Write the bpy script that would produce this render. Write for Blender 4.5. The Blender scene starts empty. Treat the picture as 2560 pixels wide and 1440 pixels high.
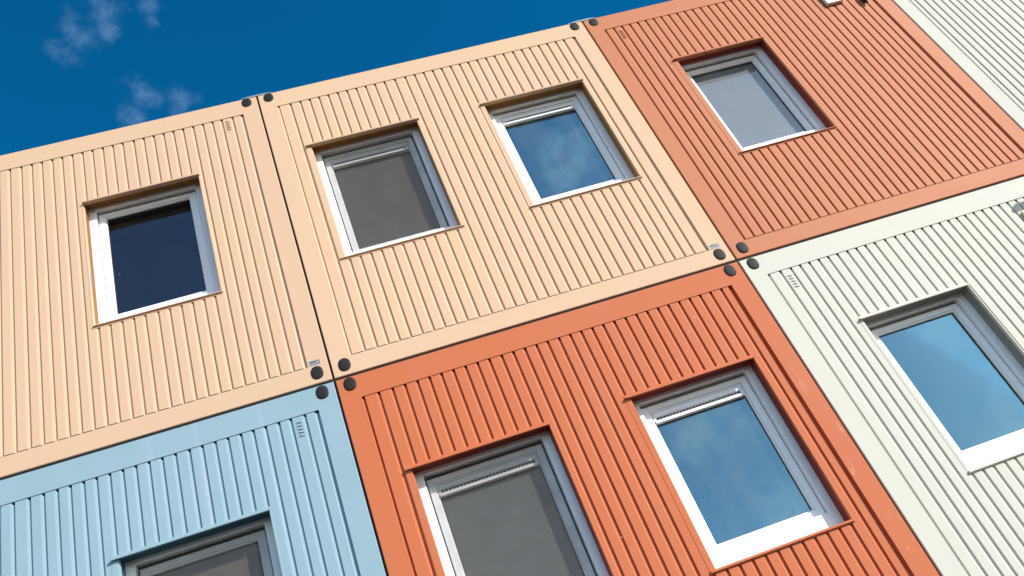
import bpy, bmesh, math, random
from mathutils import Matrix, Vector
random.seed(7)
scene = bpy.context.scene
COL = scene.collection

# ------------------------------------------------------------------ helpers
def link(name, bm, mats, parent=None, smooth=False):
    me = bpy.data.meshes.new(name)
    bmesh.ops.recalc_face_normals(bm, faces=bm.faces)
    bm.to_mesh(me); bm.free()
    if not isinstance(mats, (list, tuple)): mats = [mats]
    for m in mats: me.materials.append(m)
    if smooth:
        for p in me.polygons: p.use_smooth = True
    o = bpy.data.objects.new(name, me)
    COL.objects.link(o)
    if parent is not None: o.parent = parent
    return o

def thing(name, label, cat, loc=(0, 0, 0), group=None):
    o = bpy.data.objects.new(name, None)
    o.empty_display_size = .3
    COL.objects.link(o)
    o.location = loc
    o['label'] = label; o['category'] = cat
    if group: o['group'] = group
    return o

def box(bm, x0, x1, y0, y1, z0, z1, bevel=0, mat=0):
    vs = [bm.verts.new((x, y, z)) for x in (x0, x1) for y in (y0, y1) for z in (z0, z1)]
    idx = [(0, 1, 3, 2), (4, 6, 7, 5), (0, 4, 5, 1), (2, 3, 7, 6), (0, 2, 6, 4), (1, 5, 7, 3)]
    fs = [bm.faces.new([vs[i] for i in f]) for f in idx]
    for f in fs: f.material_index = mat
    if bevel:
        es = set(e for f in fs for e in f.edges)
        r = bmesh.ops.bevel(bm, geom=list(es), offset=bevel, segments=1, affect='EDGES', profile=.5)
        for f in r['faces']: f.material_index = mat
    return fs

def ring(bm, o, i, yf, yb, bev=0.0, ibev=0.0):
    """mitred rectangular ring; o / i = (x0,x1,z0,z1) outer and inner, front yf, back yb"""
    def loop(r, d, y):
        x0, x1, z0, z1 = r
        return [bm.verts.new(c) for c in ((x0+d, y, z0+d), (x1-d, y, z0+d), (x1-d, y, z1-d), (x0+d, y, z1-d))]
    L = [loop(o, 0, yb)]
    if bev: L += [loop(o, 0, yf+bev), loop(o, bev, yf)]
    else: L += [loop(o, 0, yf)]
    if ibev: L += [loop(i, -ibev, yf), loop(i, 0, yf+ibev)]
    else: L += [loop(i, 0, yf)]
    L += [loop(i, 0, yb)]
    L.append(L[0])
    for a, b in zip(L, L[1:]):
        for k in range(4):
            bm.faces.new((a[k], a[(k+1) % 4], b[(k+1) % 4], b[k]))

# ------------------------------------------------------------------ materials
def newmat(name):
    m = bpy.data.materials.new(name); m.use_nodes = True
    nt = m.node_tree; nt.nodes.clear()
    out = nt.nodes.new('ShaderNodeOutputMaterial')
    return m, nt, out
def N(nt, t, **k):
    n = nt.nodes.new(t)
    for a, v in k.items(): setattr(n, a, v)
    return n
def ramp(nt, fac, p0, p1, c0=(0, 0, 0, 1), c1=(1, 1, 1, 1)):
    r = N(nt, 'ShaderNodeValToRGB')
    r.color_ramp.elements[0].position = p0; r.color_ramp.elements[1].position = p1
    r.color_ramp.elements[0].color = c0; r.color_ramp.elements[1].color = c1
    nt.links.new(fac, r.inputs[0]); return r
def noise(nt, vec, scale, detail=4, rough=.5, sc=None, loc=(0, 0, 0)):
    mp = N(nt, 'ShaderNodeMapping'); nt.links.new(vec, mp.inputs[0])
    mp.inputs['Location'].default_value = loc
    if sc: mp.inputs['Scale'].default_value = sc
    n = N(nt, 'ShaderNodeTexNoise'); n.inputs['Scale'].default_value = scale
    n.inputs['Detail'].default_value = detail; n.inputs['Roughness'].default_value = rough
    nt.links.new(mp.outputs[0], n.inputs['Vector']); return n
def mixc(nt, fac, a, b, blend='MIX'):
    m = N(nt, 'ShaderNodeMix', data_type='RGBA', blend_type=blend)
    for s, v in ((0, fac), (6, a), (7, b)):
        if hasattr(v, 'links'): nt.links.new(v, m.inputs[s])
        else: m.inputs[s].default_value = v
    return m.outputs[2]

def paint(name, c, tint, rough=.60, streak=None, scratch=None, seed=0, spec=.16, dirt=(.42, .36, .30, 1)):
    """sheet-metal paint: mottled tone, faint dirt runs, small chips, slightly wavy sheet"""
    m, nt, out = newmat(name)
    tc = N(nt, 'ShaderNodeTexCoord'); P = tc.outputs['Object']
    base = (*c, 1); tin = (*tint, 1)
    n1 = noise(nt, P, 1.6, 5, .6, loc=(seed, 3*seed, seed))
    col = mixc(nt, ramp(nt, n1.outputs[0], .35, .68).outputs[0], base, tin)
    # vertical dirt runs
    n2 = noise(nt, P, 9, 5, .65, sc=(1, 1, .07), loc=(seed*2, 0, seed))
    r2 = ramp(nt, n2.outputs[0], .52, .80)
    g = N(nt, 'ShaderNodeMath', operation='MULTIPLY'); g.inputs[1].default_value = .22
    nt.links.new(r2.outputs[0], g.inputs[0])
    col = mixc(nt, g.outputs[0], col, tuple(base[i]*.5+dirt[i]*.5 for i in range(3))+(1,))
    # fine speckle
    n3 = noise(nt, P, 60, 3, .6)
    r3 = ramp(nt, n3.outputs[0], .70, .76)
    g3 = N(nt, 'ShaderNodeMath', operation='MULTIPLY'); g3.inputs[1].default_value = .18
    nt.links.new(r3.outputs[0], g3.inputs[0])
    col = mixc(nt, g3.outputs[0], col, (.25, .2, .17, 1))
    if streak:   # pale chalky vertical runs
        n4 = noise(nt, P, 5.5, 3, .5, sc=(1, 1, .02), loc=(seed+4, 0, 0))
        r4 = ramp(nt, n4.outputs[0], .60, .70)
        g4 = N(nt, 'ShaderNodeMath', operation='MULTIPLY'); g4.inputs[1].default_value = .5
        nt.links.new(r4.outputs[0], g4.inputs[0])
        col = mixc(nt, g4.outputs[0], col, (*streak, 1))
    if scratch:  # pale scrapes low on the right post: (colour, x centre, half width, top z)
        sc_c, sx, sw, stop = scratch
        n5 = noise(nt, P, 17, 6, .75, sc=(1.15, 1, .17), loc=(seed, 0, 2))
        r5 = ramp(nt, n5.outputs[0], .60, .67, (0, 0, 0, 1), (.6, .6, .6, 1))
        sep = N(nt, 'ShaderNodeSeparateXYZ'); nt.links.new(P, sep.inputs[0])
        a = N(nt, 'ShaderNodeMath', operation='SUBTRACT'); nt.links.new(sep.outputs[0], a.inputs[0]); a.inputs[1].default_value = sx
        b = N(nt, 'ShaderNodeMath', operation='ABSOLUTE'); nt.links.new(a.outputs[0], b.inputs[0])
        w = N(nt, 'ShaderNodeMapRange'); nt.links.new(b.outputs[0], w.inputs[0])
        w.inputs[1].default_value = sw; w.inputs[2].default_value = sw*.6; w.inputs[3].default_value = 0; w.inputs[4].default_value = 1
        h = N(nt, 'ShaderNodeMapRange'); nt.links.new(sep.outputs[2], h.inputs[0])
        h.inputs[1].default_value = stop; h.inputs[2].default_value = stop-.6; h.inputs[3].default_value = 0; h.inputs[4].default_value = 1
        q = N(nt, 'ShaderNodeMath', operation='MULTIPLY'); nt.links.new(w.outputs[0], q.inputs[0]); nt.links.new(h.outputs[0], q.inputs[1])
        q2 = N(nt, 'ShaderNodeMath', operation='MULTIPLY'); nt.links.new(q.outputs[0], q2.inputs[0]); nt.links.new(r5.outputs[0], q2.inputs[1])
        col = mixc(nt, q2.outputs[0], col, (*sc_c, 1))
    bs = N(nt, 'ShaderNodeBsdfPrincipled')
    nt.links.new(col, bs.inputs['Base Color'])
    rr = N(nt, 'ShaderNodeMapRange'); nt.links.new(n1.outputs[0], rr.inputs[0])
    rr.inputs[3].default_value = rough-.06; rr.inputs[4].default_value = rough+.10
    nt.links.new(rr.outputs[0], bs.inputs['Roughness'])
    bs.inputs['Specular IOR Level'].default_value = spec
    n6 = noise(nt, P, 3.0, 2, .4, loc=(seed, 1, 5))
    n7 = noise(nt, P, 180, 2, .5)
    ad = N(nt, 'ShaderNodeMath', operation='MULTIPLY_ADD'); nt.links.new(n7.outputs[0], ad.inputs[0])
    ad.inputs[1].default_value = .02; nt.links.new(n6.outputs[0], ad.inputs[2])
    bp = N(nt, 'ShaderNodeBump'); bp.inputs['Strength'].default_value = .35; bp.inputs['Distance'].default_value = .006
    nt.links.new(ad.outputs[0], bp.inputs['Height']); nt.links.new(bp.outputs[0], bs.inputs['Normal'])
    nt.links.new(bs.outputs[0], out.inputs[0])
    return m

def plain(name, c, rough=.5, var=.12, scale=30, spec=.5, metal=0, bump=.0, sc=None):
    m, nt, out = newmat(name)
    tc = N(nt, 'ShaderNodeTexCoord')
    n1 = noise(nt, tc.outputs['Object'], scale, 4, .6, sc=sc)
    col = mixc(nt, n1.outputs[0], (*[v*(1-var) for v in c], 1), (*[min(1, v*(1+var)) for v in c], 1))
    bs = N(nt, 'ShaderNodeBsdfPrincipled'); nt.links.new(col, bs.inputs['Base Color'])
    bs.inputs['Roughness'].default_value = rough; bs.inputs['Specular IOR Level'].default_value = spec
    bs.inputs['Metallic'].default_value = metal
    if bump:
        bp = N(nt, 'ShaderNodeBump'); bp.inputs['Strength'].default_value = bump; bp.inputs['Distance'].default_value = .002
        nt.links.new(n1.outputs[0], bp.inputs['Height']); nt.links.new(bp.outputs[0], bs.inputs['Normal'])
    nt.links.new(bs.outputs[0], out.inputs[0])
    return m

def meshcloth(name):
    m, nt, out = newmat(name)
    tr = N(nt, 'ShaderNodeBsdfTransparent'); df = N(nt, 'ShaderNodeBsdfDiffuse'); df.inputs[0].default_value = (.10, .095, .09, 1)
    tc = N(nt, 'ShaderNodeTexCoord')
    f = ramp(nt, noise(nt, tc.outputs['Object'], 7, 4, .6).outputs[0], .2, .8, (.10, .10, .10, 1), (.20, .20, .20, 1))
    ms = N(nt, 'ShaderNodeMixShader'); nt.links.new(f.outputs[0], ms.inputs[0])
    nt.links.new(tr.outputs[0], ms.inputs[1]); nt.links.new(df.outputs[0], ms.inputs[2]); nt.links.new(ms.outputs[0], out.inputs[0])
    return m
MESHM = meshcloth('insect_mesh')
def glass(name, refl=.25, gain=.22, tint=(.85, .9, .92), dust=.02, gcol=(.95, .98, 1), seed=0):
    m, nt, out = newmat(name)
    tc = N(nt, 'ShaderNodeTexCoord'); P = tc.outputs['Object']
    gl = N(nt, 'ShaderNodeBsdfGlossy'); gl.inputs['Roughness'].default_value = .015; gl.inputs['Color'].default_value = (*gcol, 1)
    n = noise(nt, P, 2.2, 2, .4, loc=(seed, 0, seed))
    bp = N(nt, 'ShaderNodeBump'); bp.inputs['Strength'].default_value = .25; bp.inputs['Distance'].default_value = .004
    nt.links.new(n.outputs[0], bp.inputs['Height']); nt.links.new(bp.outputs[0], gl.inputs['Normal'])
    tr = N(nt, 'ShaderNodeBsdfTransparent'); tr.inputs['Color'].default_value = (*tint, 1)
    lw = N(nt, 'ShaderNodeLayerWeight'); lw.inputs['Blend'].default_value = .35
    mr = N(nt, 'ShaderNodeMapRange'); nt.links.new(lw.outputs['Fresnel'], mr.inputs[0])
    mr.inputs[3].default_value = refl; mr.inputs[4].default_value = refl+gain
    ms = N(nt, 'ShaderNodeMixShader'); nt.links.new(mr.outputs[0], ms.inputs[0])
    nt.links.new(tr.outputs[0], ms.inputs[1]); nt.links.new(gl.outputs[0], ms.inputs[2])
    # grime film and specks
    df = N(nt, 'ShaderNodeBsdfDiffuse'); df.inputs['Color'].default_value = (.55, .53, .5, 1)
    g1 = ramp(nt, noise(nt, P, 5, 5, .65, sc=(1, 1, .5), loc=(seed+2, 0, 0)).outputs[0], .35, .85, (0, 0, 0, 1), (dust*2, dust*2, dust*2, 1))
    g2 = ramp(nt, noise(nt, P, 26, 2, .5, loc=(seed+7, 0, 1)).outputs[0], .76, .82, (0, 0, 0, 1), (.28, .28, .28, 1))
    ad = N(nt, 'ShaderNodeMath', operation='ADD'); nt.links.new(g1.outputs[0], ad.inputs[0]); nt.links.new(g2.outputs[0], ad.inputs[1])
    ad.use_clamp = True
    m2 = N(nt, 'ShaderNodeMixShader'); nt.links.new(ad.outputs[0], m2.inputs[0])
    nt.links.new(ms.outputs[0], m2.inputs[1]); nt.links.new(df.outputs[0], m2.inputs[2])
    nt.links.new(m2.outputs[0], out.inputs[0])
    return m

CREAM1 = paint('cream_paint', (.66, .45, .285), (.665, .435, .295), seed=1)
CREAM2 = paint('light_cream_paint', (.685, .468, .293), (.685, .455, .302), seed=2)
SALMON = paint('salmon_paint', (.535, .200, .093), (.545, .20, .104), seed=3, rough=.58)
BLUE = paint('pale_blue_paint', (.262, .395, .447), (.295, .405, .478), seed=4, rough=.58, streak=(.38, .45, .56), dirt=(.3, .42, .5, 1))
ORANGE = paint('orange_paint', (.550, .153, .061), (.56, .158, .070), seed=5, rough=.58,
               scratch=((.80, .58, .38), 2.905, .085, 2.25))
WHITE1 = paint('white_paint', (.625, .607, .508), (.63, .607, .52), seed=6)
WHITE2 = paint('off_white_paint', (.58, .565, .485), (.58, .56, .485), seed=8)
SHADE_OCHRE = paint('recess_shade_ochre', (.30, .135, .032), (.29, .13, .034), seed=11, rough=.5)
SHADE_RED = paint('recess_shade_red', (.24, .034, .020), (.23, .034, .021), seed=12, rough=.5)
SHADE_TEAL = paint('recess_shade_teal', (.05, .12, .16), (.05, .12, .16), seed=13, rough=.5)
SHADE_STONE = paint('recess_shade_stone', (.30, .25, .20), (.29, .25, .20), seed=14, rough=.5)
SHADE_BY_PAINT = {CREAM1: SHADE_OCHRE, CREAM2: SHADE_OCHRE, SALMON: SHADE_RED, ORANGE: SHADE_RED, BLUE: SHADE_TEAL, WHITE1: SHADE_STONE, WHITE2: SHADE_STONE}  # module paint to darkened tone, recess shade put into the colour
UPVC = plain('white_plastic', (.90, .90, .89), .32, .02, 6)
UPVC_G = plain('greyed_plastic', (.72, .73, .73), .4, .03, 6)
GASKET = plain('rubber_gasket', (.035, .032, .03), .6, .1, 40)
TAUPE = plain('taupe_seal', (.20, .175, .155), .6, .1, 40)
SLOT = plain('vent_slot', (.02, .018, .016), .8, .1, 40)
CAPM = plain('corner_cap_plastic', (.020, .017, .016), .6, .25, 25, bump=.2, spec=.22)
SCREEN_W = plain('warm_grey_screen', (.165, .140, .125), .8, .05, 3, sc=(1, 1, 3))
SCREEN_G = plain('green_grey_screen', (.19, .195, .18), .8, .08, 3, sc=(.6, 1, 3))
SCREEN_B = plain('brown_grey_screen', (.20, .175, .16), .8, .07, 3)
BLIND = plain('pale_blind', (.26, .255, .25), .8, .08, 4, sc=(1, 1, .3))
DARKROOM = plain('room_wall', (.10, .105, .12), .8, .1, 3)
METAL = plain('zinc_flashing', (.42, .47, .52), .4, .12, 20, metal=.5)
STICK = plain('sticker', (.40, .39, .39), .45, .25, 60)
STICKD = plain('sticker_print', (.05, .05, .05), .6, .3, 200)
CHIPM = plain('exposed_primer', (.58, .40, .30), .8, .2, 90)
BOXM = plain('box_plastic', (.82, .80, .70), .4, .03, 10)
YELM = plain('box_plastic_yellowed', (.72, .60, .30), .4, .08, 10)
BLACKM = plain('black_plastic', (.012, .011, .012), .8, .1, 20)
GROUNDM = plain('ground_gravel', (.042, .038, .035), .95, .25, 2.5, bump=.6)
CONC = plain('plinth_concrete', (.32, .31, .29), .9, .18, 4, bump=.5)

G_CLEAR = glass('glass_clear_dark', refl=.015, tint=(.55, .62, .70), dust=.006, seed=1)
G_SKY = glass('glass_sky_reflecting', refl=.145, tint=(.6, .8, .85), gcol=(.56, .90, 1), dust=.04, seed=3)
G_SKY2 = glass('glass_sky_reflecting_bright', refl=.125, tint=(.6, .8, .85), gcol=(.56, .90, 1), dust=.015, seed=5)
G_SCR = glass('glass_over_screen', gain=.05, refl=.055, tint=(.9, .9, .9), gcol=(.95, .78, .61), dust=.03, seed=6)
G_BLIND = glass('glass_over_blind', gain=.09, refl=.035, tint=(.9, .93, .95), dust=.06, seed=9)

# ------------------------------------------------------------------ container module
H = 2.996
GAP = .0072
P = .0045          # pan level behind frame face
GD = .012         # groove depth below pan

def corrugated(bm, pl, pr, z0, zt, grooves, edge, wins):
    """trapezoid sheet; grooves = x of each groove; wins = list of (x0,x1,zlow,zhigh) flat cut-outs"""
    yg = P+GD; ye = P+edge
    prof = [(pl, .0), (pl+.010, ye*.8), (pl+.018, ye*.8), (pl+.021, P)]
    segs = []
    for g in grooves:
        prof += [(g-.021, P), (g-.0085, P+.0032), (g-.004, yg), (g+.0075, yg), (g+.0095, P)]
    prof += [(pr-.030, P), (pr-.017, ye), (pr, ye), (pr+.0005, 0)]
    # split at cut-out edges
    xs = prof[:]
    for w in wins:
        for c in (w[0], w[1]):
            for k in range(len(xs)-1):
                (xa, ya), (xb, yb) = xs[k], xs[k+1]
                if xa+1e-6 < c < xb-1e-6:
                    xs.insert(k+1, (c, ya+(yb-ya)*(c-xa)/(xb-xa))); break
    zb = z0+.009
    for (xa, ya), (xb, yb) in zip(xs, xs[1:]):
        xm = (xa+xb)/2
        zz = [(zb, zt)]
        for w in wins:
            if w[0]-1e-6 < xm < w[1]+1e-6: zz = [(zb, w[2]), (w[3], zt)]
        isgroove = max(ya, yb) > P+.004
        deep = max(ya, yb) > P+GD*.5
        for (a, b) in zz:
            lo, hi = a, b
            if isgroove and a == zb: lo = z0-.0003
            if b == zt: hi = zt-(.013 if deep else .002)
            v = [bm.verts.new(c) for c in ((xa, ya, lo), (xb, yb, lo), (xb, yb, hi), (xa, ya, hi))]
            bm.faces.new(v)

def arc_cap(bm, cx, cz, rx, rz, y0=0, dome=.006, seg=40):
    ring_ = []
    lev = [(1.0, y0+.001), (1.0, y0-.002), (.97, y0-.0045), (.88, y0-.0062), (.6, y0-.0075), (.25, y0-.0085)]
    for s, y in lev:
        lp = []
        for k in range(seg):
            t = 2*math.pi*k/seg
            e = .86   # slightly squared oval
            cxx = math.copysign(abs(math.cos(t))**e, math.cos(t)); szz = math.copysign(abs(math.sin(t))**e, math.sin(t))
            lp.append(bm.verts.new((cx+rx*s*cxx, y, cz+rz*s*szz)))
        ring_.append(lp)
    for a, b in zip(ring_, ring_[1:]):
        for k in range(seg): bm.faces.new((a[k], a[(k+1) % seg], b[(k+1) % seg], b[k]))
    bm.faces.new(ring_[-1])

def window(parent, ox, w, kind):
    """w: (fx0, fx1, ztop, zsill) measured at the flashing tips, module-local x"""
    fx0, fx1, zt, zs = w['box']
    lip, sill = w.get('lip', .006), w.get('sill', .004)
    paintm = w['paint']
    il, ir = w.get('inset', (.044, .010))
    up_ = .027 if lip < .01 else .006
    x0, x1, z0, z1 = fx0+il, fx1-ir, zs, zt+up_
    YF = .100
    bm = bmesh.new()
    ob = .055
    ring(bm, (x0-.012, x1+.012, z0-.012, z1+.012), (x0+ob, x1-ob, z0+.117, z1-.028), YF, YF+.07, bev=.003, ibev=.003)
    # bead step on the outer frame
    win = link('window', bm, UPVC, parent)
    # reveal lining, painted like the module
    bm = bmesh.new()
    def loops(defs):
        Ls = []
        for (a0, a1, b0, b1, y) in defs:
            Ls.append([bm.verts.new(c) for c in ((a0, y, b0), (a1, y, b0), (a1, y, b1), (a0, y, b1))])
        for A_, B_ in zip(Ls, Ls[1:]):
            for k in range(4): bm.faces.new((A_[k], A_[(k+1) % 4], B_[(k+1) % 4], B_[k]))
    loops(((fx0-.001, fx1+.001, zs-.02, z1+.008, P+.006), (fx0-.001, fx1+.001, zs-.02, z1+.008, P-.0015),
           (x0-.008, x1+.003, zs, z1, P-.0015), (x0-.001, x1+.001, zs, z1, .022), (x0, x1, zs, z1, .024)))
    link('reveal', bm, paintm, win)
    # inner faces of the recess, their shade painted in as a darker colour
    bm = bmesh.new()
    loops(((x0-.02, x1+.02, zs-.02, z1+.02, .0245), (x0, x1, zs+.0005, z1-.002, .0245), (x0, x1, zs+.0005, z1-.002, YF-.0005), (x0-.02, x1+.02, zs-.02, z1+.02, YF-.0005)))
    link('recess_shade', bm, SHADE_BY_PAINT[paintm], win)
    # head flashing: flat strip with down-turned drip nose
    bm = bmesh.new()
    box(bm, fx0, fx1, -.017, P-.0016, zt-.003, zt-.0005)
    box(bm, fx0, fx1, -.0195, -.017, zt-lip, zt-.0005)
    link('head_flashing', bm, paintm, win)
    bm = bmesh.new()
    box(bm, fx0+.006, fx1-.006, P-.0010, YF-.001, zs-.004, zs+.0008)
    box(bm, fx0, fx1, -.010, P-.0016, zs-sill-.003, zs+.0005, bevel=.001)
    link('sill', bm, w.get('sillmat', paintm), win)
    # sash
    open_ = w.get('deep', False)
    gp = .011 if open_ else .005
    ys = YF+(.044 if open_ else .034)
    sx0, sx1, sz0, sz1 = x0+ob+gp, x1-ob-gp, z0+.117+.006, z1-.028-.024
    gx0, gx1, gz0 = x0+.116, x1-.120, z0+.174
    gz1 = sz1-.050
    bm = bmesh.new()
    ring(bm, (sx0, sx1, sz0, sz1), (gx0-.012, gx1+.012, gz0-.012, gz1+.012), ys, ys+.045, bev=.004, ibev=.0)
    ring(bm, (gx0-.014, gx1+.014, gz0-.014, gz1+.014), (gx0, gx1, gz0, gz1), ys+.010, ys+.042, ibev=.004)
    sash = link('sash', bm, UPVC, win)
    # dark rebate behind the gap between frame and sash
    bm = bmesh.new()
    ring(bm, (x0+ob-.006, x1-ob+.006, z0+.110, z1-.021), (sx0+.004, sx1-.004, sz0+.004, sz1-.004), ys+.020, ys+.026)
    link('rebate_seal', bm, TAUPE if not open_ else GASKET, win)
    gt = gz1
    if w.get('vent'):
        gt = gz1-.086
        vy = ys+.004
        bm = bmesh.new()
        box(bm, gx0+.002, gx1-.002, vy+.006, vy+.03, gt, gz1-.003)                      # body
        box(bm, gx0+.012, gx1-.012, vy-.002, vy+.006, gt+.046, gz1-.012, bevel=.002)     # hood
        box(bm, gx0+.004, gx1-.004, vy-.005, vy+.0055, gt+.001, gt+.024, bevel=.003)     # sunlit lower lip
        vt = link('ventilator', bm, UPVC if not open_ else UPVC_G, win)
        bm = bmesh.new()
        n = 26; wl = (gx1-gx0-.04)/n
        for k in range(n):
            xa = gx0+.02+k*wl
            box(bm, xa, xa+wl*.80, vy+.003, vy+.0062, gt+.028, gt+.042)
        link('slot', bm, SLOT, win)
    # black gasket line round the pane
    bm = bmesh.new()
    ring(bm, (gx0-.001, gx1+.001, gz0-.001, gt+.001), (gx0+.005, gx1-.005, gz0+.003, gt-.006), ys+.026, ys+.034)
    link('gasket', bm, GASKET, win)
    bm = bmesh.new()
    box(bm, gx0-.001, gx1+.001, ys+.030, ys+.0335, gz0-.001, gt+.001)
    link('pane', bm, w['glass'], win)
    if w.get('screen') and not w.get('screen_gap'):
        bm = bmesh.new()
        box(bm, x0+ob+.002, x1-ob-.002, YF+.014, YF+.0148, z0+.119, z1-.030)
        link('insect_screen', bm, MESHM, win)
    if w.get('screen'):
        bm = bmesh.new()
        dz = w.get('screen_gap', 0)
        box(bm, gx0-.03, gx1+.03, ys+.036, ys+.039, gz0-.03, gt+.03-dz)
        link('blind', bm, w['screen'], win)
    return (x0, x1, z0, z1)

def module(name, label, x0, x1, zb, mat, grooves, wins=(), edge=.012, caps='tltrblbr', vent=None, sticker=False, chips=(), gd=.012, depth=5.9):
    """x0,x1 = seam positions; zb = base height"""
    root = thing(name, label, 'building module', (x0, 0, zb), 'stacked cabin modules of the facade')
    W = x1-x0
    a, b = GAP, W-GAP
    top = H-.011 if zb == 0 else H-.020
    global GD
    GD = gd
    # frame ring
    fr = bmesh.new()
    pl, pr, pz0, pz1 = .142, W-.143, .143, H-.197
    ring(fr, (a, b, .0, top), (pl, pr, pz0, pz1), 0, .070, bev=.004)
    # side, top returns going back
    box(fr, a, a+.05, .070, .20, 0, top); box(fr, b-.05, b, .070, .20, 0, top)
    frame = link('frame', fr, mat, root)
    # black strips added to darken the gaps along top and right side
    sb_ = bmesh.new()
    if zb < 0: box(sb_, -GAP, b, .012, .030, top+.0005, H-.0005)
    box(sb_, b+.0005, W+GAP-.0005, .016, .030, .0, top)
    if x1 < 8: link('gap_dark_strip', sb_, BLACKM, root)
    # panel
    pm = bmesh.new()
    g = [q-x0 for q in grooves]
    cuts = []
    for w in wins:
        fx0, fx1, zt, zs = w['m'][0]-x0, w['m'][1]-x0, w['m'][2]-zb, w['m'][3]-zb
        w['box'] = (fx0, fx1, zt, zs); w['paint'] = mat
        cuts.append((fx0-.003, fx1+.003, zs-.002, zt+.020))
    gg = []
    for q in g:
        if pl+.045 < q < pr-.045: gg.append(q)
    corrugated(pm, pl, pr, pz0, pz1, gg, edge, cuts)
    # flat trim plate round each window
    for w, c in zip(wins, cuts):
        fx0, fx1, zt, zs = w['box']
        il, ir = w.get('inset', (.044, .010)); x0_, x1_ = fx0+il-.008, fx1-ir+.003
        ring(pm, (c[0], c[1], c[2], c[3]), (x0_, x1_, zs-.0005, zt-.0005), P-.002, P+GD+.006, bev=.001)
    panel = link('corrugated_panel', pm, mat, root)
    for w in wins: window(root, 0, w, None)
    # hull: inner front wall with openings, sides, roof, floor, back
    hb = bmesh.new()
    ya, yb = .172, .20
    xs = [a+.052]
    for w in sorted(wins, key=lambda q: q['box'][0]): xs += [w['box'][0]+.06, w['box'][1]-.03]
    xs.append(b-.052)
    for k in range(0, len(xs), 2): box(hb, xs[k], xs[k+1], ya, yb, .02, top-.02)
    for w in wins:
        f = w['box']
        box(hb, f[0]+.06, f[1]-.03, ya, yb, .02, f[3]+.02); box(hb, f[0]+.06, f[1]-.03, ya, yb, f[2], top-.02)
    box(hb, a+.01, a+.07, .2005, depth, .0, top); box(hb, b-.07, b-.01, .2005, depth, .0, top)
    box(hb, a+.0705, b-.0705, .2005, depth, .0, .12); box(hb, a+.0705, b-.0705, .2005, depth, top-.14, top-.002)
    box(hb, a+.0705, b-.0705, depth-.06, depth-.001, .1205, top-.1405)
    link('cabin_shell', hb, DARKROOM, root)
    # corner caps
    tz = .0663 if zb == 0 else .077
    pos = dict(tl=(.0932, H-tz), tr=(W-.0932, H-tz), bl=(.0932, .0832), br=(W-.0932, .0832))
    for k, (cx, cz) in pos.items():
        if k in caps:
            cb = bmesh.new(); arc_cap(cb, cx, cz, .041, .052)
            link('corner_cap', cb, CAPM, root, smooth=True)
    if vent:
        vx, vz = vent[0]-x0, vent[1]-zb
        vb = bmesh.new()
        for k in range(5):
            z = vz-.05+k*.025
            pts = []
            n = 8
            for i in range(n+1):
                t = i/n; x = vx-.018+.036*t
                pts.append((x, z+.004*math.sin(t*math.pi*2)+.002))
            # slim punched louvre, slightly proud of the pan
            for (xa, za), (xb, zb_) in zip(pts, pts[1:]):
                vs = [vb.verts.new(c) for c in ((xa, P-.0005, za), (xb, P-.0005, zb_), (xb, P-.0045, zb_+.004), (xa, P-.0045, za+.004),)]
                vb.faces.new(vs)
                vs = [vb.verts.new(c) for c in ((xa, P-.0045, za+.004), (xb, P-.0045, zb_+.004), (xb, P-.0002, zb_+.009), (xa, P-.0002, za+.009))]
                vb.faces.new(vs)
            for xa, xb in ((pts[0][0], pts[-1][0]),):
                box(vb, xa, xb, P-.0008, P-.0003, z-.0025, z+.0005, mat=1)
        link('louvre', vb, [mat, SLOT], root)
    if chips:
        for (cx, cz, l) in chips:
            cb = bmesh.new()
            n = 7
            pts = [(cx+.004*math.cos(6.283*k/n)*(1+.5*math.sin(3*k)), cz+l*math.sin(6.283*k/n)*(1+.4*math.cos(2*k))) for k in range(n)]
            f = [cb.verts.new((px, P-.0004, pz)) for px, pz in pts]
            b_ = [cb.verts.new((px, P+.0002, pz)) for px, pz in pts]
            cb.faces.new(f)
            for k in range(n): cb.faces.new((f[k], f[(k+1) % n], b_[(k+1) % n], b_[k]))
            link('paint_chip', cb, CHIPM, root)
    if sticker:
        sb = bmesh.new()
        sx, sz = W-.094, .166
        box(sb, sx-.040, sx+.040, -.0012, .0, sz-.022, sz+.022, bevel=.0004)
        st = link('rating_plate', sb, STICK, root)
        st.rotation_euler = (0, 0, 0)
        db = bmesh.new()
        for k, (dx, w_) in enumerate(((-.030, .007), (-.020, .006), (-.011, .008), (.0, .005))):
            box(db, sx+dx, sx+dx+w_, -.0017, -.0012, sz-.002, sz+.017)
            box(db, sx+dx, sx+dx+w_*.6, -.0017, -.0012, sz-.018, sz-.007)
        ring(db, (sx+.008, sx+.034, sz-.013, sz+.016), (sx+.013, sx+.029, sz-.008, sz+.011), -.0017, -.0012)
        link('printing', db, STICKD, st)
    return root

def seq(lst, step, lo=None, hi=None):
    out = list(lst)
    if lo is not None:
        while out[0]-step > lo: out.insert(0, out[0]-step)
    if hi is not None:
        while out[-1]+step < hi: out.append(out[-1]+step)
    return out

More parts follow.
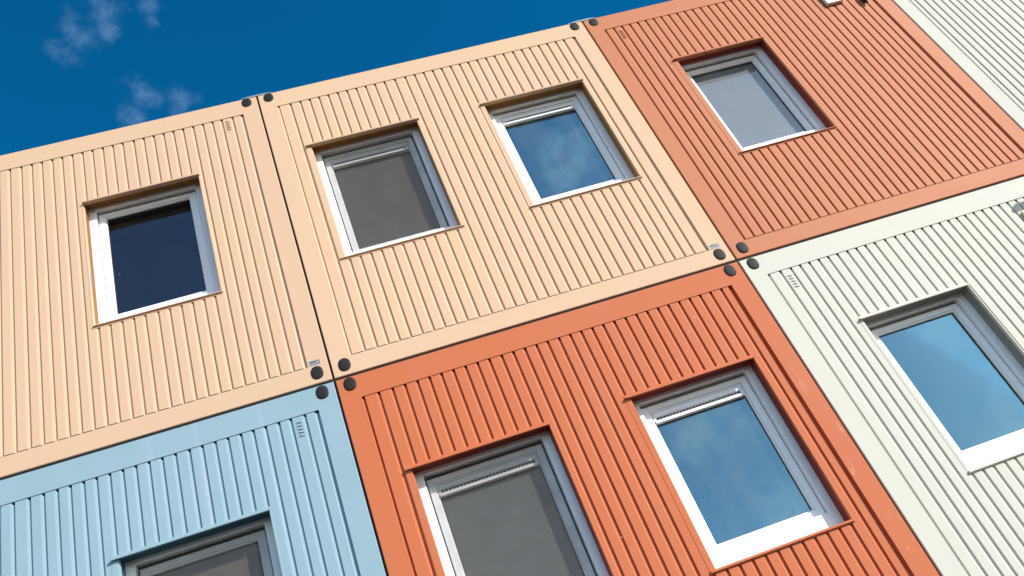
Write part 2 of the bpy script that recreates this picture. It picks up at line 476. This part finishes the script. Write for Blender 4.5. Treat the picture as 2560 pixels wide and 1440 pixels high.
X = [-2.99, 0, 2.99, 5.822, 8.81]
gA = seq([-2.009, -1.922, -1.842, -1.765, -1.684, -1.608, -1.529, -1.449, -1.371, -1.290, -1.211, -1.132, -1.044, -.964, -.883, -.804, -.724, -.646, -.562, -.482, -.403, -.327, -.237], .083, lo=-2.83)
gB = [.253, .338, .418, .498, .579, .661, .742, .824, .906, .987, 1.072, 1.165, 1.258, 1.343, 1.425, 1.507, 1.588, 1.671, 1.754, 1.833, 1.916, 1.997, 2.078, 2.161, 2.250, 2.332, 2.409, 2.495, 2.576, 2.658, 2.735]
gC = [3.224, 3.305, 3.384, 3.463, 3.542, 3.621, 3.698, 3.777, 3.858, 3.937, 4.017, 4.098, 4.178, 4.257, 4.336, 4.414, 4.491, 4.567, 4.643, 4.719, 4.797, 4.877, 4.963, 5.046, 5.124, 5.202, 5.278, 5.356, 5.434, 5.510, 5.585]
gD = seq([-2.033, -1.940, -1.857, -1.776, -1.699, -1.620, -1.543, -1.463, -1.384, -1.305, -1.224, -1.143, -1.061, -.975, -.894, -.812, -.732, -.650, -.571, -.491, -.406, -.329, -.237], .083, lo=-2.83)
gE = [.257, .350, .435, .520, .603, .686, .770, .855, .939, 1.023, 1.111, 1.195, 1.278, 1.362, 1.443, 1.527, 1.609, 1.690, 1.772, 1.854, 1.937, 2.022, 2.105, 2.187, 2.269, 2.349, 2.432, 2.514, 2.596, 2.677, 2.762]
gF = seq([3.237, 3.322, 3.398, 3.474, 3.552, 3.630, 3.707, 3.790, 3.866, 3.943, 4.022, 4.110, 4.196, 4.275, 4.354, 4.432, 4.507, 4.584, 4.661, 4.736, 4.811, 4.887, 4.963, 5.041, 5.114], .077, hi=5.63)
gG = seq([6.027, 6.105, 6.175, 6.253, 6.322, 6.391, 6.461, 6.539, 6.608, 6.694, 6.772, 6.850, 6.928], .078, hi=8.6)

CH = [(2.388, H-.46, .012), (2.475, H-.36, .008), (2.634, H-.63, .010), (2.305, H-.60, .006), (1.36, 1.35, .006)]
mod = 'cabin_module'
module(mod, 'peach cream cabin module at the upper left with one window reflecting dark navy', X[0], X[1], 0, CREAM1, gA,
       [dict(m=(-1.483, -.586, 2.207, .985), glass=G_CLEAR, inset=(.010, .012))], edge=.011, vent=(-.283, 2.700), sticker=True)
module(mod, 'light cream cabin module with two windows between the peach and salmon modules', X[1], X[2], 0, CREAM2, gB,
       [dict(m=(.270, 1.226, 2.232, .992), inset=(.048, .024), glass=G_SCR, screen=SCREEN_W, vent=True, deep=True),
        dict(m=(1.752, 2.690, 2.220, .996), glass=G_SKY, vent=True)], edge=.012, sticker=True)
module(mod, 'salmon pink cabin module at the upper right with one greyish window', X[2], X[3], 0, SALMON, gC,
       [dict(m=(3.524, 4.420, 2.190, .970), inset=(.048, .002), glass=G_BLIND, screen=BLIND, screen_gap=.05, deep=True, sillmat=SALMON)], edge=.018, gd=.0135, vent=(3.266, 2.675))
module(mod, 'off white cabin module at the far upper right corner showing no window', X[3], X[4], 0, WHITE2, gG, [], edge=.012)
module(mod, 'pale blue cabin module at the lower left under the peach cream one', X[0], X[1], -H, BLUE, gD,
       [dict(m=(-1.497, -.563, -.772, -2.0), glass=G_SCR, screen=SCREEN_B, deep=True, lip=.013, sill=.010)], edge=.015, vent=(-.283, -.300))
module(mod, 'deep orange cabin module at the lower middle with two windows and a scraped right post', X[1], X[2], -H, ORANGE, gE,
       [dict(m=(.273, 1.233, -.797, -2.01), inset=(.044, .010), glass=G_SCR, screen=SCREEN_G, vent=True, deep=True, lip=.014, sill=.011),
        dict(m=(1.757, 2.705, -.790, -2.008), glass=G_SKY, vent=True, lip=.014, sill=.011)], edge=.026, gd=.0155, chips=CH)
module(mod, 'white cabin module at the lower right with one large window reflecting bright blue sky', X[2], X[3], -H, WHITE1, gF,
       [dict(m=(3.532, 4.425, -.762, -1.978), inset=(.030, .008), glass=G_SKY2, lip=.013, sill=.011)], edge=.014, vent=(3.280, -.318))

# ------------------------------------------------------------------ small things on the facade
for k, (sx, lab) in enumerate(((X[1], 'thin grey metal strip capping the roof joint between the two cream modules'),
                               (X[2], 'thin grey metal strip capping the roof joint between light cream and salmon modules'))):
    bm = bmesh.new()
    n = 10
    L = []
    for i in range(n+1):
        t = i/n; x = -.135+.27*t; zt_ = H-.010+.011*min(1, 4*min(t, 1-t))
        L.append([bm.verts.new((x, y, z)) for y, z in ((-.005, H-.0135), (-.005, zt_), (.12, zt_), (.12, H-.0105))])
    for A_, B_ in zip(L, L[1:]):
        for q in range(4): bm.faces.new((A_[q], A_[(q+1) % 4], B_[(q+1) % 4], B_[q]))
    bm.faces.new(L[0]); bm.faces.new(L[-1])
    o = link('roof_joint_strip', bm, METAL)
    o.location = (sx, 0, 0)
    o['label'] = lab; o['category'] = 'roof flashing'; o['group'] = 'roof joint strips'

def wall_box(name, x0, x1, z0, z1, d, m, label, cat):
    t = thing(name, label, cat, ((x0+x1)/2, 0, z0))
    w = (x1-x0)/2; h = z1-z0
    bm = bmesh.new(); box(bm, -w, w, -d, P-.001, 0, h, bevel=.004); link('housing', bm, m, t)
    bm = bmesh.new()
    for k in range(5): box(bm, -w+.02, w-.02, -d-.003, -d+.0005, .025+k*(h-.05)/5, .025+k*(h-.05)/5+.012)
    link('grille', bm, m, t)
    return t
wall_box('ventilation_box', 5.205, 5.375, 2.405, 2.66, .030, BOXM, 'white ventilation box on the salmon ribs at the top edge', 'ventilation box')
wall_box('ventilation_box', 5.212, 5.39, -.60, -.325, .022, YELM, 'yellowish box on the white ribs at the right edge of the photo', 'ventilation box')
# short black cable socket on the salmon module
t = thing('cable_socket', 'small black cable socket beside the white ventilation box on salmon ribs', 'cable socket', (5.565, 0, 2.33))
bm = bmesh.new(); box(bm, -.020, .020, -.045, P-.001, .0, .10, bevel=.006); link('socket_body', bm, BLACKM, t)
bm = bmesh.new(); box(bm, -.008, .008, -.030, -.014, -.028, .0, bevel=.003); link('cable_end', bm, BLACKM, t)
# wall lamp just past the right edge: its shadow falls into the picture
t = thing('wall_lamp', 'grey wall lamp under the top rail of the white module casting a shadow', 'wall lamp', (5.49, 0, -.19))
bm = bmesh.new(); box(bm, -.150, .16, -.150, -.085, -.005, .030, bevel=.006); box(bm, .10, .16, -.085, -.0005, .01, .035, bevel=.004); link('lamp_housing', bm, METAL, t)
bm = bmesh.new(); box(bm, -.11, .13, -.108, -.09, -.018, -.005, bevel=.003); link('lamp_cover', bm, UPVC, t)

# plinth and ground
bm = bmesh.new(); box(bm, X[0]-.1, X[4]+.1, .15, 6.0, -5.0, -H-.02)
o = link('plinth', bm, CONC); o['kind'] = 'structure'
bm = bmesh.new()
S = 400
v = [bm.verts.new(c) for c in ((-S, -S, -5), (S, -S, -5), (S, S, -5), (-S, S, -5))]; bm.faces.new(v)
o = link('ground', bm, GROUNDM); o['kind'] = 'structure'

# ------------------------------------------------------------------ light
SUN = Vector((1.17, -1.0, .78)).normalized()
el = math.asin(SUN.z); az = math.atan2(SUN.x, SUN.y)
sd = bpy.data.lights.new('sun', 'SUN'); sd.energy = 3.75; sd.angle = math.radians(.53); sd.color = (1, .95, .88)
so = bpy.data.objects.new('sun', sd); COL.objects.link(so)
so.rotation_euler = SUN.to_track_quat('Z', 'Y').to_euler()

w = bpy.data.worlds.new('World'); scene.world = w; w.use_nodes = True
nt = w.node_tree; nt.nodes.clear()
out = N(nt, 'ShaderNodeOutputWorld'); bg = N(nt, 'ShaderNodeBackground'); nt.links.new(bg.outputs[0], out.inputs[0])
sky = N(nt, 'ShaderNodeTexSky', sky_type='NISHITA'); sky.sun_disc = False
sky.sun_elevation = el; sky.sun_rotation = az; sky.altitude = 0; sky.air_density = 1.0; sky.dust_density = .3; sky.ozone_density = 3.0
bg.inputs[1].default_value = .145
tc = N(nt, 'ShaderNodeTexCoord'); D = tc.outputs['Generated']
sy = N(nt, 'ShaderNodeSeparateXYZ'); nt.links.new(D, sy.inputs[0])
tm = N(nt, 'ShaderNodeMapRange', interpolation_type='SMOOTHSTEP'); nt.links.new(sy.outputs[1], tm.inputs[0]); tm.inputs[1].default_value = .38; tm.inputs[2].default_value = .0
tint = mixc(nt, tm.outputs[0], (.011, .555, .78, 1), (1.24, 1.21, 1.16, 1))
skyc = mixc(nt, 1.0, sky.outputs[0], tint, 'MULTIPLY')
# clouds in the sky: a few thin wisps overhead behind the building, scattered ones in front of it
n1 = noise(nt, D, 6.5, 9, .60, loc=(2.3, .4, 1.1))
n2 = noise(nt, D, 34, 7, .62, sc=(1.0, 1.0, 1.3), loc=(.7, 3.4, 1.9))
def blob(d, r0, r1):
    vd = N(nt, 'ShaderNodeVectorMath', operation='DISTANCE'); nt.links.new(D, vd.inputs[0]); vd.inputs[1].default_value = Vector(d).normalized()
    mr = N(nt, 'ShaderNodeMapRange', interpolation_type='SMOOTHSTEP'); nt.links.new(vd.outputs['Value'], mr.inputs[0])
    mr.inputs[1].default_value = r1; mr.inputs[2].default_value = r0; mr.inputs[3].default_value = 0; mr.inputs[4].default_value = 1
    return mr.outputs[0]
acc = None
for d, r0, r1 in (((-.128, .531, .838), .0, .036), ((-.159, .546, .822), .0, .038), ((-.178, .556, .812), .0, .028), ((-.135, .549, .825), .0, .022),
                  ((-.090, .537, .839), .0, .022), ((-.090, .553, .828), .0, .014), ((-.120, .610, .783), .0, .038), ((-.134, .617, .775), .0, .032),
                  ((-.092, .615, .783), .0, .030)):
    q = blob(d, r0, r1)
    if acc is None: acc = q
    else:
        mx = N(nt, 'ShaderNodeMath', operation='MAXIMUM'); nt.links.new(acc, mx.inputs[0]); nt.links.new(q, mx.inputs[1]); acc = mx.outputs[0]
hc = N(nt, 'ShaderNodeMath', operation='MULTIPLY_ADD'); nt.links.new(n2.outputs[0], hc.inputs[0]); hc.inputs[1].default_value = 2.6; hc.inputs[2].default_value = -1.3
a1 = N(nt, 'ShaderNodeMath', operation='MULTIPLY_ADD'); nt.links.new(acc, a1.inputs[0]); a1.inputs[1].default_value = .80; nt.links.new(hc.outputs[0], a1.inputs[2])
am = N(nt, 'ShaderNodeMapRange', interpolation_type='SMOOTHSTEP'); nt.links.new(a1.outputs[0], am.inputs[0]); am.inputs[1].default_value = .22; am.inputs[2].default_value = 1.3
c1 = am
c2 = ramp(nt, n1.outputs[0], .53, .80)
sep = N(nt, 'ShaderNodeSeparateXYZ'); nt.links.new(D, sep.inputs[0])
fr = N(nt, 'ShaderNodeMapRange'); nt.links.new(sep.outputs[1], fr.inputs[0])
fr.inputs[1].default_value = .0; fr.inputs[2].default_value = -.3; fr.inputs[3].default_value = 0; fr.inputs[4].default_value = .6
acc2 = None
for d, r1 in (((.273, -.696, .664), .045), ((.300, -.698, .650), .05), ((.275, -.714, .640), .045), ((.340, -.864, .372), .075), ((.373, -.857, .357), .06),
              ((.400, -.872, .272), .085), ((.376, -.885, .268), .06), ((.582, -.779, .230), .08), ((.563, -.747, .345), .06), ((.600, -.735, .325), .07)):
    q = blob(d, 0, r1)
    if acc2 is None: acc2 = q
    else:
        mx = N(nt, 'ShaderNodeMath', operation='MAXIMUM'); nt.links.new(acc2, mx.inputs[0]); nt.links.new(q, mx.inputs[1]); acc2 = mx.outputs[0]
n8 = noise(nt, D, 20, 8, .62, loc=(5.1, .8, 3.3))
h8 = N(nt, 'ShaderNodeMath', operation='MULTIPLY_ADD'); nt.links.new(n8.outputs[0], h8.inputs[0]); h8.inputs[1].default_value = 2.6; h8.inputs[2].default_value = -1.3
a8 = N(nt, 'ShaderNodeMath', operation='MULTIPLY_ADD'); nt.links.new(acc2, a8.inputs[0]); a8.inputs[1].default_value = .85; nt.links.new(h8.outputs[0], a8.inputs[2])
m2 = N(nt, 'ShaderNodeMapRange', interpolation_type='SMOOTHSTEP'); nt.links.new(a8.outputs[0], m2.inputs[0]); m2.inputs[1].default_value = .25; m2.inputs[2].default_value = 1.35; m2.inputs[4].default_value = .30
def gate(x, msk):
    k = N(nt, 'ShaderNodeMapRange'); nt.links.new(msk, k.inputs[0]); k.inputs[1].default_value = 0; k.inputs[2].default_value = .25
    g_ = N(nt, 'ShaderNodeMath', operation='MULTIPLY'); nt.links.new(x, g_.inputs[0]); nt.links.new(k.outputs[0], g_.inputs[1]); return g_
m2 = gate(m2.outputs[0], acc2)
c1 = gate(c1.outputs[0], acc)
m1 = N(nt, 'ShaderNodeMath', operation='MULTIPLY'); nt.links.new(c1.outputs[0], m1.inputs[0]); m1.inputs[1].default_value = .31
skyc = mixc(nt, m1.outputs[0], skyc, (1.4, 2.4, 4.0, 1))
skyc = mixc(nt, m2.outputs[0], skyc, (13.0, 13.0, 13.0, 1))
nt.links.new(skyc, bg.inputs[0])

# ------------------------------------------------------------------ camera
R = ((0.94290992, 0.33288718, 0.01034467), (-0.2713918, 0.74997738, 0.60322501), (0.19304761, -0.57159431, 0.79750396))
right = Vector((R[0][0], R[0][2], -R[0][1])); down = Vector((R[1][0], R[1][2], -R[1][1])); fwd = Vector((R[2][0], R[2][2], -R[2][1]))
up = -down; back = -fwd
M = Matrix(((right.x, up.x, back.x, .12012), (right.y, up.y, back.y, -5.14847), (right.z, up.z, back.z, -3.38096), (0, 0, 0, 1)))
cd = bpy.data.cameras.new('camera'); cd.sensor_width = 36; cd.lens = 31.8284; cd.clip_end = 2000; cd.clip_start = .05
co = bpy.data.objects.new('camera', cd); COL.objects.link(co); co.matrix_world = M
scene.camera = co
scene.view_settings.view_transform = 'Standard'; scene.view_settings.look = 'None'
scene.view_settings.exposure = .45; scene.view_settings.gamma = 1
scene.cycles.max_bounces = 8; scene.cycles.transparent_max_bounces = 12
